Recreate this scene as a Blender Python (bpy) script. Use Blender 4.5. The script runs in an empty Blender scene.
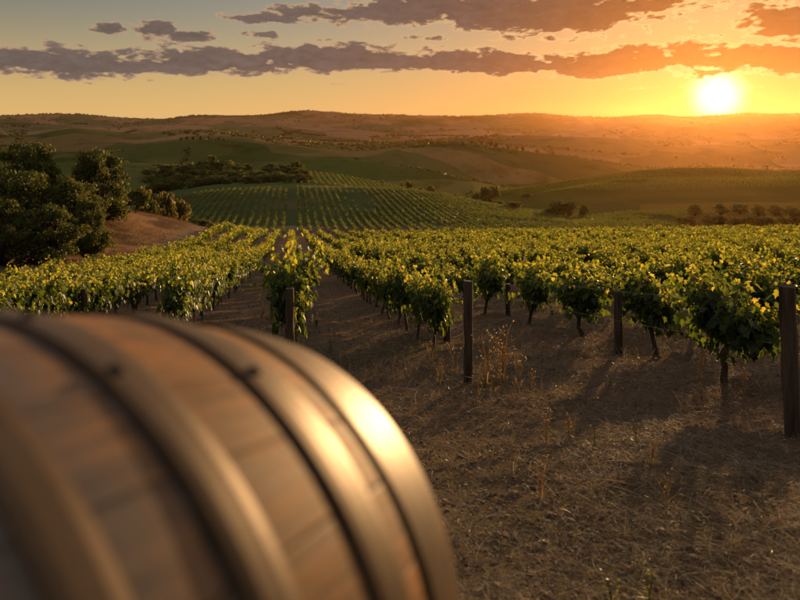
import bpy, math, random
import numpy as np
from mathutils import Vector, Matrix

# ------------------------------------------------------------------ camera, world, sun, exposure
F, HY = 700.0, 140.0                      # focal length and eye-level row of the 800 x 600 photograph
sc = bpy.context.scene
C = sc.collection
cam = bpy.data.cameras.new('camera')
cam_ob = bpy.data.objects.new('camera', cam)
C.objects.link(cam_ob)
sc.camera = cam_ob
cam_ob.location = (0, 0, 0)
cam_ob.rotation_euler = (math.pi / 2, 0, 0)
cam.sensor_width = 36
cam.lens = 36 * F / 800
cam.shift_y = -(300 - HY) / 800
cam.clip_start = 0.02
cam.clip_end = 40000
cam.dof.use_dof = True
cam.dof.focus_distance = 10.0
cam.dof.aperture_fstop = 2.7

SUN_EL, SUN_AZ = math.radians(3.3), math.radians(24.4)
sun_dir = Vector((math.sin(SUN_AZ) * math.cos(SUN_EL), math.cos(SUN_AZ) * math.cos(SUN_EL), math.sin(SUN_EL)))
sl = bpy.data.lights.new('sun', 'SUN')
sl.energy = 5.0
sl.angle = math.radians(0.6)
sl.color = (1.0, 0.62, 0.28)
so = bpy.data.objects.new('sun', sl)
C.objects.link(so)
so.rotation_euler = (-sun_dir).to_track_quat('-Z', 'Y').to_euler()

sc.view_settings.view_transform = 'Standard'
sc.view_settings.look = 'None'
sc.view_settings.exposure = 0.75
sc.view_settings.gamma = 1.0
sc.view_settings.use_curve_mapping = False
sc.render.engine = 'CYCLES'
cy = sc.cycles
cy.use_denoising = True
cy.max_bounces = 8
cy.diffuse_bounces = 3
cy.glossy_bounces = 3
cy.transmission_bounces = 5
cy.transparent_max_bounces = 8
cy.volume_bounces = 1
cy.caustics_reflective = False
cy.caustics_refractive = False
cy.sample_clamp_indirect = 4.0


class NT:
    """small node-tree helper"""
    def __init__(self, nt):
        self.nt = nt
    def node(self, t, **kw):
        n = self.nt.nodes.new(t)
        for k, v in kw.items():
            setattr(n, k, v)
        return n
    def put(self, sock, v):
        if hasattr(v, 'is_output'):
            self.nt.links.new(v, sock)
        elif isinstance(v, (tuple, list)) and len(v) == 3 and sock.type == 'RGBA':
            sock.default_value = (*v, 1)
        else:
            sock.default_value = v
    def m(self, op, a, b=None, c=None, clamp=False):
        n = self.node('ShaderNodeMath', operation=op, use_clamp=clamp)
        self.put(n.inputs[0], a)
        if b is not None: self.put(n.inputs[1], b)
        if c is not None: self.put(n.inputs[2], c)
        return n.outputs[0]
    def mix(self, f, a, b, blend='MIX'):
        n = self.node('ShaderNodeMix', data_type='RGBA', blend_type=blend)
        self.put(n.inputs[0], f); self.put(n.inputs[6], a); self.put(n.inputs[7], b)
        return n.outputs[2]
    def ss(self, x, a, b):
        n = self.node('ShaderNodeMapRange', interpolation_type='SMOOTHSTEP')
        self.put(n.inputs[0], x); n.inputs[1].default_value = a; n.inputs[2].default_value = b
        return n.outputs[0]
    def noise(self, vec, scale, detail=4, rough=0.5, dist=0.0, dim='3D'):
        n = self.node('ShaderNodeTexNoise', noise_dimensions=dim)
        if vec is not None: self.put(n.inputs['Vector'], vec)
        n.inputs['Scale'].default_value = scale
        n.inputs['Detail'].default_value = detail
        n.inputs['Roughness'].default_value = rough
        n.inputs['Distortion'].default_value = dist
        return n.outputs[0]
    def comb(self, x, y, z=0.0):
        n = self.node('ShaderNodeCombineXYZ')
        for s, v in zip(n.inputs, (x, y, z)): self.put(s, v)
        return n.outputs[0]
    def scale(self, vec, s):
        n = self.node('ShaderNodeMapping')
        self.put(n.inputs[0], vec); n.inputs[3].default_value = s
        return n.outputs[0]
    def sep(self, v):
        n = self.node('ShaderNodeSeparateXYZ'); self.put(n.inputs[0], v)
        return n.outputs


def azel(px, py):
    u, v = (px - 400) / F, (HY - py) / F
    return math.degrees(math.atan(u)), math.degrees(math.atan(v / math.sqrt(1 + u * u)))


def build_world():
    w = bpy.data.worlds.new('World')
    sc.world = w
    w.use_nodes = True
    t = NT(w.node_tree)
    bg = w.node_tree.nodes['Background']
    sky = t.node('ShaderNodeTexSky', sky_type='NISHITA', sun_disc=False)
    sky.sun_elevation = SUN_EL
    sky.sun_rotation = SUN_AZ
    sky.air_density = 1.0
    sky.dust_density = 1.0
    sky.ozone_density = 1.0
    d = t.node('ShaderNodeTexCoord').outputs['Generated']
    x, y, z = t.sep(d)
    az = t.m('MULTIPLY', t.m('ARCTAN2', x, y), 57.29578)
    el = t.m('MULTIPLY', t.m('ARCSINE', z), 57.29578)
    dot = t.node('ShaderNodeVectorMath', operation='DOT_PRODUCT')
    t.put(dot.inputs[0], d); dot.inputs[1].default_value = sun_dir
    ang = t.m('MULTIPLY', t.m('ARCCOSINE', t.m('MINIMUM', dot.outputs['Value'], 0.9999999)), 57.29578)
    elp = t.m('MAXIMUM', el, 0.0)
    # daylight dome, with the dusty golden band that sits along the horizon at sunset
    band = t.m('EXPONENT', t.m('MULTIPLY', t.m('MULTIPLY', elp, elp), -1 / 42))
    near_sun = t.m('EXPONENT', t.m('MULTIPLY', t.m('MULTIPLY', ang, ang), -1 / 500))
    hcol = t.mix(near_sun, (8.6, 5.7, 2.1), (11.5, 6.2, 2.0))
    hz = t.mix(t.m('MULTIPLY', band, 0.93), sky.outputs[0], hcol)
    hz = t.mix(1.0, hz, t.mix(near_sun, (1.0, 1.0, 1.08), (0.30, 0.32, 0.42)), 'MULTIPLY')
    # sun and its aureole
    core = t.m('SUBTRACT', 1.0, t.ss(ang, 0.0, 2.5))
    halo = t.m('EXPONENT', t.m('MULTIPLY', ang, -1 / 1.0))
    halo2 = t.m('EXPONENT', t.m('MULTIPLY', ang, -1 / 6.0))
    sunc = t.mix(1.0, t.mix(core, (0, 0, 0), (22, 19, 13)),
                 t.mix(1.0, t.mix(halo, (0, 0, 0), (9, 5.6, 1.6)), t.mix(halo2, (0, 0, 0), (0.6, 0.2, 0.01)), 'ADD'), 'ADD')
    # clouds: soft ellipses in azimuth and elevation, broken up by noise
    cv = t.comb(t.m('MULTIPLY', az, 0.42), t.m('MULTIPLY', el, 1.05), 3.7)
    n1 = t.noise(cv, 1.0, 7, 0.58, 0.3)
    n2 = t.noise(cv, 2.4, 5, 0.56, 0.4)
    nz = t.m('ADD', t.m('MULTIPLY', t.m('SUBTRACT', n1, 0.5), 2.3), t.m('MULTIPLY', t.m('SUBTRACT', n2, 0.5), 1.0))
    wob = t.m('MULTIPLY', t.m('SUBTRACT', t.noise(t.comb(az, 0.0, 1.3), 0.10, 3), 0.5), 1.6)
    ell = [  # px, py, half width px, half height up, half height down, weight
        (60, 62, 170, 17, 13, 1.12), (215, 63, 120, 17, 13, 1.15), (330, 61, 130, 18, 14, 1.25), (400, 54, 60, 16, 14, .7),
        (480, 64, 130, 16, 13, 1.15), (620, 62, 140, 17, 13, 1.15), (760, 61, 130, 17, 14, 1.2), (680, 52, 60, 14, 12, .6),
        (450, 12, 150, 22, 17, 1.15), (560, 14, 150, 24, 17, 1.2), (330, 13, 90, 9, 11, .95), (270, 19, 60, 7, 7, .85),
        (790, 20, 65, 18, 19, 1.25), (110, 29, 24, 7, 6, 1.1), (155, 29, 30, 10, 9, 1.15), (190, 36, 32, 7, 6, 1.1),
        (150, 38, 26, 6, 5, .7), (640, 88, 60, 3, 3, .7), (340, 84, 40, 2.5, 2.5, .6), (150, 80, 14, 2.5, 2.5, .65), (745, 86, 30, 3, 3, .6), (560, 38, 140, 8, 8, .62), (420, 38, 60, 5, 5, .6), (250, 34, 40, 5, 5, .7), (700, 36, 50, 6, 6, .5)]
    tot = None
    for (px, py, rx, ru, rd, wt) in ell:
        a0, e0 = azel(px, py)
        ra = (azel(px + rx, py)[0] - azel(px - rx, py)[0]) / 2
        de = t.m('SUBTRACT', t.m('ADD', el, wob) if ru > 12 else el, e0)
        q = ru / F * 57.3; q2 = rd / F * 57.3
        dy = t.m('MAXIMUM', t.m('MULTIPLY', de, 1 / q), t.m('MULTIPLY', de, -1 / q2))
        dx = t.m('MULTIPLY', t.m('SUBTRACT', az, a0), 1 / ra)
        r2 = t.m('ADD', t.m('MULTIPLY', dx, dx), t.m('MULTIPLY', dy, dy))
        g = t.m('MULTIPLY', t.m('EXPONENT', t.m('MULTIPLY', r2, -0.9)), wt)
        tot = g if tot is None else t.m('MAXIMUM', tot, g)
    # thin cloud field elsewhere on the dome
    hi = t.m('MULTIPLY', t.ss(el, 13.0, 22.0), 0.62)
    tot = t.m('MAXIMUM', tot, hi)
    dens = t.m('ADD', tot, t.m('MULTIPLY', nz, 0.80))
    alpha = t.ss(dens, 0.48, 0.64)
    thick = t.ss(dens, 0.50, 0.80)
    ns2 = t.m('EXPONENT', t.m('MULTIPLY', t.m('MULTIPLY', ang, ang), -1 / 160))
    corec = t.mix(near_sun, (1.48, 1.22, 1.08), (1.0, 0.64, 0.45))
    corec = t.mix(ns2, corec, (1.3, 0.62, 0.22))
    edgec = t.mix(near_sun, (5.4, 3.7, 2.3), (11.5, 7.6, 3.2))
    shade = t.m('ADD', 0.25, t.m('ADD', t.m('MULTIPLY', n1, 0.75), t.m('MULTIPLY', n2, 0.75)))
    corec = t.mix(1.0, corec, t.comb(shade, shade, shade), 'MULTIPLY')
    ccol = t.mix(thick, edgec, corec)
    # unseen overhead cloud brightened to neutral white, added as fill light
    ccol = t.mix(t.ss(el, 15.0, 30.0), ccol, (6.5, 6.1, 6.0))
    out = t.mix(alpha, hz, ccol)
    glow_through = t.m('SUBTRACT', 1.0, t.m('MULTIPLY', thick, 0.96))
    out = t.mix(1.0, out, t.mix(1.0, sunc, t.comb(glow_through, glow_through, glow_through), 'MULTIPLY'), 'ADD')
    t.put(bg.inputs[0], out)
    bg.inputs[1].default_value = 0.056


build_world()

rnd = random.Random(11)
rng = np.random.default_rng(11)

# ------------------------------------------------------------------ mesh and object helpers
def mesh(name, V, faces, smooth=False, mats=None, mat_idx=None, fcol=None, pcol=None, uv=None):
    """faces: list of (n, k) integer arrays, one per polygon size"""
    V = np.asarray(V, dtype=np.float32)
    me = bpy.data.meshes.new(name)
    faces = [np.asarray(f, dtype=np.int32) for f in faces if len(f)]
    nl = sum(f.size for f in faces); npoly = sum(len(f) for f in faces)
    me.vertices.add(len(V)); me.vertices.foreach_set('co', V.ravel())
    me.loops.add(nl); me.loops.foreach_set('vertex_index', np.concatenate([f.ravel() for f in faces]))
    tot = np.concatenate([np.full(len(f), f.shape[1], np.int32) for f in faces])
    st = np.concatenate([[0], np.cumsum(tot)[:-1]]).astype(np.int32)
    me.polygons.add(npoly); me.polygons.foreach_set('loop_start', st); me.polygons.foreach_set('loop_total', tot)
    if mat_idx is not None: me.polygons.foreach_set('material_index', np.asarray(mat_idx, np.int32))
    me.polygons.foreach_set('use_smooth', np.full(npoly, smooth, bool))
    for mt in (mats or []): me.materials.append(mt)
    if fcol is not None:
        a = me.attributes.new('tint', 'FLOAT', 'FACE'); a.data.foreach_set('value', np.asarray(fcol, np.float32))
    if pcol is not None:
        a = me.attributes.new('zone', 'FLOAT_COLOR', 'POINT')
        a.data.foreach_set('color', np.asarray(np.c_[pcol, np.ones(len(pcol))], np.float32).ravel())
    if uv is not None:
        a = me.attributes.new('stave_uv', 'FLOAT_VECTOR', 'POINT')
        a.data.foreach_set('vector', np.asarray(np.c_[uv, np.zeros(len(uv))], np.float32).ravel())
    me.update(calc_edges=True)
    return me


def link(name, data, parent=None, loc=(0, 0, 0), rz=0.0, sc_=None):
    o = bpy.data.objects.new(name, data)
    C.objects.link(o)
    o.location = loc
    o.rotation_euler = (0, 0, rz)
    if sc_ is not None: o.scale = sc_ if hasattr(sc_, '__len__') else (sc_,) * 3
    o.parent = parent
    return o


def tag(o, label=None, cat=None, group=None, kind=None):
    if label: o['label'] = label
    if cat: o['category'] = cat
    if group: o['group'] = group
    if kind: o['kind'] = kind
    return o


def tube(path, rad, k=6, cap=True):
    """tapered tube along a polyline; returns V, [quads, caps]"""
    path = np.asarray(path, float); rad = np.broadcast_to(np.asarray(rad, float), (len(path),))
    T = np.gradient(path, axis=0); T /= np.linalg.norm(T, axis=1)[:, None] + 1e-9
    ref = np.array([0.31, 0.95, 0.05]) if abs(T[0][2]) > .7 else np.array([0.05, 0.1, 1.0])
    A = np.cross(T, ref); A /= np.linalg.norm(A, axis=1)[:, None] + 1e-9
    B = np.cross(T, A)
    ph = np.linspace(0, 2 * np.pi, k, endpoint=False)
    V = path[:, None] + rad[:, None, None] * (np.cos(ph)[None, :, None] * A[:, None] + np.sin(ph)[None, :, None] * B[:, None])
    n = len(path); i = np.arange(n - 1)[:, None] * k; j = np.arange(k)[None]; j2 = (j + 1) % k
    q = np.stack([i + j, i + j2, i + k + j2, i + k + j], -1).reshape(-1, 4)
    fs = [q]
    if cap: fs.append(np.array([np.arange(k)[::-1], np.arange(k) + (n - 1) * k]))
    return V.reshape(-1, 3), fs


class Bag:
    """collects pieces of one mesh"""
    def __init__(self):
        self.V, self.F, self.n, self.col = [], {}, 0, {}
    def add(self, V, fs, col=0.5):
        V = np.asarray(V, float)
        for f in fs:
            f = np.asarray(f)
            if not len(f): continue
            self.F.setdefault(f.shape[1], []).append(f + self.n)
            self.col.setdefault(f.shape[1], []).append(np.broadcast_to(col, (len(f),)))
        self.V.append(V); self.n += len(V)
    def mesh(self, name, mat, smooth=False):
        ks = sorted(self.F)
        return mesh(name, np.concatenate(self.V), [np.concatenate(self.F[k]) for k in ks], smooth, [mat],
                    fcol=np.concatenate([np.concatenate(self.col[k]) for k in ks]))


def box(x0, x1, y0, y1, z0, z1):
    V = np.array([(x, y, z) for z in (z0, z1) for y in (y0, y1) for x in (x0, x1)], float)
    return V, [np.array([(0, 2, 3, 1), (4, 5, 7, 6), (0, 1, 5, 4), (2, 6, 7, 3), (0, 4, 6, 2), (1, 3, 7, 5)])]


def hash2(i, j, seed):
    h = (i * 374761393 + j * 668265263 + seed * 974634777) & 0xFFFFFFFF
    h = ((h ^ (h >> 13)) * 1274126177) & 0xFFFFFFFF
    return ((h ^ (h >> 16)) & 0xFFFFFF) / 0xFFFFFF


def vnoise(x, y, seed=0):
    xi, yi = np.floor(x).astype(np.int64), np.floor(y).astype(np.int64)
    fx, fy = x - xi, y - yi
    fx = fx * fx * fx * (fx * (fx * 6 - 15) + 10); fy = fy * fy * fy * (fy * (fy * 6 - 15) + 10)
    a, b, c, d = hash2(xi, yi, seed), hash2(xi + 1, yi, seed), hash2(xi, yi + 1, seed), hash2(xi + 1, yi + 1, seed)
    return (a * (1 - fx) + b * fx) * (1 - fy) + (c * (1 - fx) + d * fx) * fy - 0.5


def fbm(x, y, octv=4, seed=0):
    s = 0; a = 1.0
    for k in range(octv):
        s = s + a * vnoise(x * 2 ** k + 17.3 * k, y * 2 ** k - 9.1 * k, seed + k); a *= 0.5
    return s


def smooth01(t):
    t = np.clip(t, 0, 1)
    return t * t * (3 - 2 * t)


# ------------------------------------------------------------------ terrain
ROW = np.array([-0.1525, 0.9883])          # direction the vine rows run, downhill from the camera
LAT = np.array([0.9883, 0.1525])
S_K = np.array([-9000, -400, -60, -20, -4, 0, 1, 3, 7.24, 10.2, 15, 25, 40, 70, 110, 150, 170, 9000.])
D_K = np.array([-10, -10, -4.5, -1.2, .72, 1.05, 1.32, 1.95, 3.0, 3.58, 4.35, 5.85, 7.95, 11.8, 16.4, 20.4, 21.4, 21.4])
_h = np.diff(S_K); _dl = np.diff(D_K) / _h
_m = np.r_[_dl[0], 2 * _dl[:-1] * _dl[1:] / np.where(_dl[:-1] * _dl[1:] > 0, _dl[:-1] + _dl[1:], 1) * (_dl[:-1] * _dl[1:] > 0), _dl[-1]]


def drop(s):
    i = np.clip(np.searchsorted(S_K, s) - 1, 0, len(_h) - 1)
    t = (s - S_K[i]) / _h[i]
    return ((2 * t**3 - 3 * t**2 + 1) * D_K[i] + (t**3 - 2 * t**2 + t) * _h[i] * _m[i]
            + (-2 * t**3 + 3 * t**2) * D_K[i + 1] + (t**3 - t**2) * _h[i] * _m[i + 1])


RIDGES = [   # distance, then the height of its crest as seen from the eye point, at bearings (px)
    (262, [(-200, 222), (0, 214), (100, 211), (160, 200), (200, 191), (250, 188), (300, 186.5), (350, 187), (400, 188.5), (440, 193), (500, 205), (560, 214), (580, 216), (630, 211), (690, 209), (740, 208), (800, 208), (1000, 207)]),
    (400, [(-200, 190), (0, 184), (100, 179), (140, 173), (200, 169), (250, 169), (300, 170.5), (340, 175), (380, 183), (420, 192), (470, 200), (500, 200), (540, 193), (600, 185), (650, 182), (800, 181), (1000, 181)]),
    (520, [(-200, 186), (0, 185), (250, 183), (340, 190), (400, 198), (440, 203), (484, 194), (540, 185), (600, 176), (636, 170.5), (670, 168), (718, 167.5), (745, 168.5), (772, 171.5), (800, 170), (1000, 160)]),
    (750, [(-200, 166), (0, 164), (140, 162), (200, 164), (250, 162.5), (300, 158), (340, 157.5), (380, 161), (440, 172), (508, 186), (560, 195), (800, 185), (1000, 180)]),
    (1100, [(-200, 152), (0, 152), (100, 149), (140, 146), (180, 140), (220, 139), (260, 140.5), (300, 145), (340, 151), (358, 154), (408, 147.5), (440, 144.5), (470, 143.7), (500, 149), (540, 154.5), (580, 160), (640, 170), (800, 172), (1000, 172)]),
    (2000, [(-200, 136), (0, 135), (40, 133), (66, 127.5), (90, 129), (130, 136), (170, 134), (198, 130), (230, 132), (270, 137), (320, 140), (400, 142), (440, 140), (480, 137), (540, 137), (600, 140), (640, 143), (700, 146), (760, 142), (800, 138), (1000, 134)]),
    (3300, [(-200, 120), (0, 122), (100, 125), (200, 126), (300, 128), (380, 131), (440, 131), (520, 130), (570, 132), (600, 129), (650, 122.5), (700, 124), (760, 123), (800, 121), (1000, 120)]),
    (5200, [(-200, 112), (0, 116), (50, 112.5), (100, 115.5), (160, 119.5), (186, 115), (260, 115), (282, 113.5), (305, 110.8), (330, 111), (360, 114), (390, 115), (415, 116.5), (430, 115), (450, 117.5), (484, 117), (500, 114.5), (540, 114), (580, 117), (617, 118), (640, 115), (650, 114.5), (670, 116), (700, 116), (740, 114.5), (770, 114), (800, 113), (1000, 110)]),
]


def nearz(X, Y):
    s = X * ROW[0] + Y * ROW[1]
    return -drop(s) + 6.0 * np.exp(-((X + 42) / 11) ** 2 / 2 - ((Y - 97) / 24) ** 2 / 2)


def H(X, Y, fine=True):
    X, Y = np.asarray(X, float), np.asarray(Y, float)
    r = np.hypot(X, Y)
    d = np.maximum(np.maximum(Y, r * .7), .05)
    u = np.clip(X / d, -.86, .86)
    px = 400 + F * u
    nz = nearz(X, Y)
    nodes_d = [130.0, 178.0]
    zl = -drop(np.clip(d, 0, 150) * .99)
    nodes_z = [zl, -21.2 + np.clip((px - 430) / 400, 0, 1) * -6]
    prev = nodes_z[1]; pd = 178.0
    for dist, pts in RIDGES:
        a = np.array(pts)
        z = 0
        for off in (-14, -7, 0, 7, 14):
            z = z + np.interp(px + off, a[:, 0], a[:, 1]) / 5
        z = (HY - z) * dist / F
        md = math.sqrt(pd * dist)
        if dist > 350:
            nodes_d.append(md)
            nodes_z.append(np.minimum(prev, z) - (0.008 if dist > 600 else 0.0015) * md - (0.15 if dist > 600 else 0.04) * np.abs(prev - z))
        nodes_d.append(float(dist)); nodes_z.append(z)
        prev, pd = z, dist
    nodes_d.append(9000.0); nodes_z.append(prev * 0 - 60.0)
    far = np.array(nodes_z[0], copy=True)
    for k in range(len(nodes_d) - 1):
        t = (np.log(np.maximum(d, 1)) - math.log(nodes_d[k])) / (math.log(nodes_d[k + 1]) - math.log(nodes_d[k]))
        far = np.where(t > 0, nodes_z[k] + (nodes_z[k + 1] - nodes_z[k]) * smooth01(t), far)
    # rolling irregularity that grows with distance
    amp = np.clip((d - 200) / 800, 0, 1)
    far = far + amp * (fbm(X / 260, Y / 260, 4, 5) * np.clip(d * .006, 0, 16))
    w = smooth01((d - 132) / 44)
    z = nz * (1 - w) + far * w
    if fine:
        near = np.clip(1 - d / 160, 0, 1)
        z = z + near * (0.10 * fbm(X / 1.6, Y / 1.6, 3, 21) + 0.035 * fbm(X / .24, Y / .24, 3, 31) * np.clip(1.4 - d / 30, 0, 1))
        # shallow berm under each vine row, wheel-worn aisles between
        lat = X * LAT[0] + Y * LAT[1]
        z = z + near * .05 * np.cos(lat / 2.7 * 2 * np.pi)
    return z


def hz(x, y):
    return float(H(np.array([x]), np.array([y]))[0])


_ds = np.exp(np.linspace(math.log(1.5), math.log(7000), 2600))


def at(px, py):
    """the spot on the ground seen in that direction from the eye point"""
    u = (px - 400) / F
    zr = -(py - HY) / F * _ds
    zz = H(u * _ds, _ds, False)
    i = int(np.argmax(zz >= zr))
    d = _ds[i]
    return Vector((u * d, d, hz(u * d, d)))


def on(px, d):
    x = (px - 400) / F * d
    return Vector((x, d, hz(x, d)))


# ------------------------------------------------------------------ materials
def material(name):
    m = bpy.data.materials.new(name)
    m.use_nodes = True
    t = NT(m.node_tree)
    return m, t, m.node_tree.nodes['Principled BSDF'], m.node_tree.nodes['Material Output']


def attr(t, name, out='Fac'):
    return t.node('ShaderNodeAttribute', attribute_name=name).outputs[out]


def leaf_material(name, cols, trans, tw, rough=.5, spec=.35):
    m, t, p, out = material(name)
    f = attr(t, 'tint')
    cr = t.node('ShaderNodeValToRGB')
    el = cr.color_ramp.elements
    while len(el) < len(cols): el.new(.5)
    for e, (pos, c) in zip(el, cols): e.position = pos; e.color = (*c, 1)
    t.put(cr.inputs[0], f)
    ob = t.node('ShaderNodeObjectInfo').outputs['Random']
    v = t.m('ADD', .82, t.m('MULTIPLY', ob, .36))
    col = t.mix(1.0, cr.outputs[0], t.comb(v, v, v), 'MULTIPLY')
    t.put(p.inputs['Base Color'], col)
    p.inputs['Roughness'].default_value = rough
    p.inputs['Specular IOR Level'].default_value = spec
    tr = t.node('ShaderNodeBsdfTranslucent')
    cr2 = t.node('ShaderNodeValToRGB')
    el = cr2.color_ramp.elements
    while len(el) < len(trans): el.new(.5)
    for e, (pos, c) in zip(el, trans): e.position = pos; e.color = (*c, 1)
    t.put(cr2.inputs[0], f)
    t.put(tr.inputs[0], cr2.outputs[0])
    mx = t.node('ShaderNodeMixShader')
    mx.inputs[0].default_value = tw
    t.put(mx.inputs[1], p.outputs[0]); t.put(mx.inputs[2], tr.outputs[0]); t.put(out.inputs[0], mx.outputs[0])
    return m


def simple_material(name, c1, c2, scale, rough=.85, bump=.0, stretch=(1, 1, 1), spec=.2):
    m, t, p, out = material(name)
    co = t.node('ShaderNodeTexCoord').outputs['Object']
    n = t.noise(t.scale(co, stretch), scale, 6, .65)
    ti = attr(t, 'tint')
    col = t.mix(t.m('ADD', t.ss(n, .3, .7), t.m('MULTIPLY', t.m('SUBTRACT', ti, .5), .6), clamp=True), c1, c2)
    t.put(p.inputs['Base Color'], col)
    p.inputs['Roughness'].default_value = rough
    p.inputs['Specular IOR Level'].default_value = spec
    if bump:
        b = t.node('ShaderNodeBump'); b.inputs['Strength'].default_value = bump; b.inputs['Distance'].default_value = .02
        t.put(b.inputs['Height'], n); t.put(p.inputs['Normal'], b.outputs[0])
    return m


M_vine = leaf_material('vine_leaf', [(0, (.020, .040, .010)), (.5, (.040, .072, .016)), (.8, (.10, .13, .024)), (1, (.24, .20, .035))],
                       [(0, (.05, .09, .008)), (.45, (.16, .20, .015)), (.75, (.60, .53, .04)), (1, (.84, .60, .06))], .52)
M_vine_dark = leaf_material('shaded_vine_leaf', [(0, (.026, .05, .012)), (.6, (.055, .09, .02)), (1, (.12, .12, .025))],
                            [(0, (.10, .14, .015)), (.6, (.22, .22, .02)), (1, (.42, .32, .03))], .38)  # slope shade of the far vine block put into darker leaf colours
M_tree = leaf_material('tree_leaf', [(0, (.022, .034, .010)), (.6, (.055, .068, .018)), (1, (.14, .12, .028))],
                       [(0, (.06, .08, .01)), (.6, (.18, .18, .02)), (1, (.38, .30, .035))], .3, .6, .2)
M_bush = leaf_material('bush_leaf', [(0, (.04, .045, .014)), (.6, (.085, .075, .022)), (1, (.17, .12, .035))],
                       [(0, (.10, .09, .015)), (.6, (.22, .16, .02)), (1, (.36, .23, .04))], .35, .6, .2)
M_straw = leaf_material('dry_straw', [(0, (.042, .031, .022)), (.5, (.11, .081, .055)), (1, (.33, .25, .165))],
                        [(0, (.08, .05, .03)), (.5, (.22, .15, .08)), (1, (.42, .31, .18))], .25, .75, .12)
M_weed = leaf_material('green_weed', [(0, (.03, .045, .012)), (.6, (.06, .075, .02)), (1, (.14, .13, .04))],
                       [(0, (.10, .12, .02)), (.6, (.2, .2, .03)), (1, (.32, .26, .05))], .35)
M_drystalk = leaf_material('sunlit_gold_dry_stalk', [(0, (.10, .065, .03)), (.5, (.26, .17, .075)), (1, (.44, .30, .14))],
                           [(0, (.2, .12, .04)), (.5, (.42, .27, .09)), (1, (.6, .42, .16))], .4, .6, .2)  # sunlit gold put into the stalk colour
M_soil = simple_material('soil_clod', (.075, .048, .03), (.18, .12, .075), 30, .95, .5, spec=.05)
M_hillgrass = leaf_material('dry_hill_grass', [(0, (.06, .04, .022)), (.5, (.15, .088, .045)), (1, (.27, .17, .085))],
                            [(0, (.10, .06, .02)), (.5, (.22, .12, .04)), (1, (.36, .2, .07))], .25, .7, .1)
M_bark = simple_material('vine_bark', (.035, .024, .016), (.10, .07, .045), 18, .9, .6, (1, 1, .25))
M_trunk = simple_material('tree_bark', (.03, .022, .016), (.085, .06, .042), 3, .9, .6, (1, 1, .25))
M_cane = simple_material('vine_cane', (.10, .07, .03), (.13, .11, .035), 9, .7)
M_post = simple_material('weathered_post', (.028, .019, .013), (.095, .062, .042), 22, .9, .8, (1, 1, .06))
M_wire = simple_material('trellis_wire', (.12, .11, .10), (.2, .17, .15), 5, .45, spec=.5)
M_iron = simple_material('dark_iron', (.02, .016, .013), (.06, .045, .035), 40, .85, spec=.08)
M_timber = simple_material('cradle_timber', (.08, .055, .035), (.2, .13, .08), 14, .85, .5, (.1, 1, 1))


def ground_material():
    m, t, p, out = material('earth_and_grass')
    zone = attr(t, 'zone', 'Color')
    co = t.node('ShaderNodeTexCoord').outputs['Object']
    near1 = t.noise(co, 14, 7, .7)
    near2 = t.noise(co, 1.1, 5, .6)
    mid = t.noise(co, .09, 6, .65, .4)
    far = t.noise(co, .011, 7, .65, .6)
    v = t.m('ADD', .45, t.m('ADD', t.m('MULTIPLY', near1, .5), t.m('ADD', t.m('MULTIPLY', near2, .5), t.m('MULTIPLY', mid, .25))))
    col = t.mix(1.0, zone, t.comb(v, v, v), 'MULTIPLY')
    straw = t.ss(near1, .55, .72)
    col = t.mix(t.m('MULTIPLY', straw, .45), col, t.mix(1.0, col, (1.9, 1.75, 1.5), 'MULTIPLY'))
    dark = t.mix(1.0, col, (.55, .6, .5), 'MULTIPLY')
    cd = t.node('ShaderNodeVectorMath', operation='LENGTH'); t.put(cd.inputs[0], co)
    fw = t.ss(cd.outputs['Value'], 270, 700)
    col = t.mix(t.m('MULTIPLY', t.ss(far, .52, .66), t.m('MULTIPLY', fw, .85)), col, dark)
    vo = t.node('ShaderNodeTexVoronoi', feature='F1'); vo.inputs['Scale'].default_value = .0045; vo.inputs['Randomness'].default_value = 1.0
    wv = t.node('ShaderNodeVectorMath', operation='ADD'); t.put(wv.inputs[0], co)
    wn = t.node('ShaderNodeTexNoise'); t.put(wn.inputs['Vector'], co); wn.inputs['Scale'].default_value = .006
    wm = t.node('ShaderNodeVectorMath', operation='SCALE'); t.put(wm.inputs[0], wn.outputs['Color']); wm.inputs['Scale'].default_value = 130.0
    t.put(wv.inputs[1], wm.outputs[0]); t.put(vo.inputs['Vector'], wv.outputs[0])
    cr_, cg_, cb_ = t.sep(vo.outputs['Color'])
    fcol = t.mix(t.ss(cr_, .35, .65), (.58, .86, .52), (1.75, 1.32, 1.02))
    col = t.mix(t.m('MULTIPLY', fw, .75), col, t.mix(1.0, col, fcol, 'MULTIPLY'))
    spk = t.ss(t.noise(co, .06, 5, .8), .58, .66)
    col = t.mix(t.m('MULTIPLY', spk, t.m('MULTIPLY', fw, .65)), col, (.035, .035, .015))
    t.put(p.inputs['Base Color'], col)
    p.inputs['Roughness'].default_value = .95
    p.inputs['Specular IOR Level'].default_value = 0.0
    b = t.node('ShaderNodeBump'); b.inputs['Strength'].default_value = .9; b.inputs['Distance'].default_value = .05
    t.put(b.inputs['Height'], t.m('ADD', near1, t.noise(co, 60, 4, .7)))
    t.put(p.inputs['Normal'], b.outputs[0])
    return m


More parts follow.
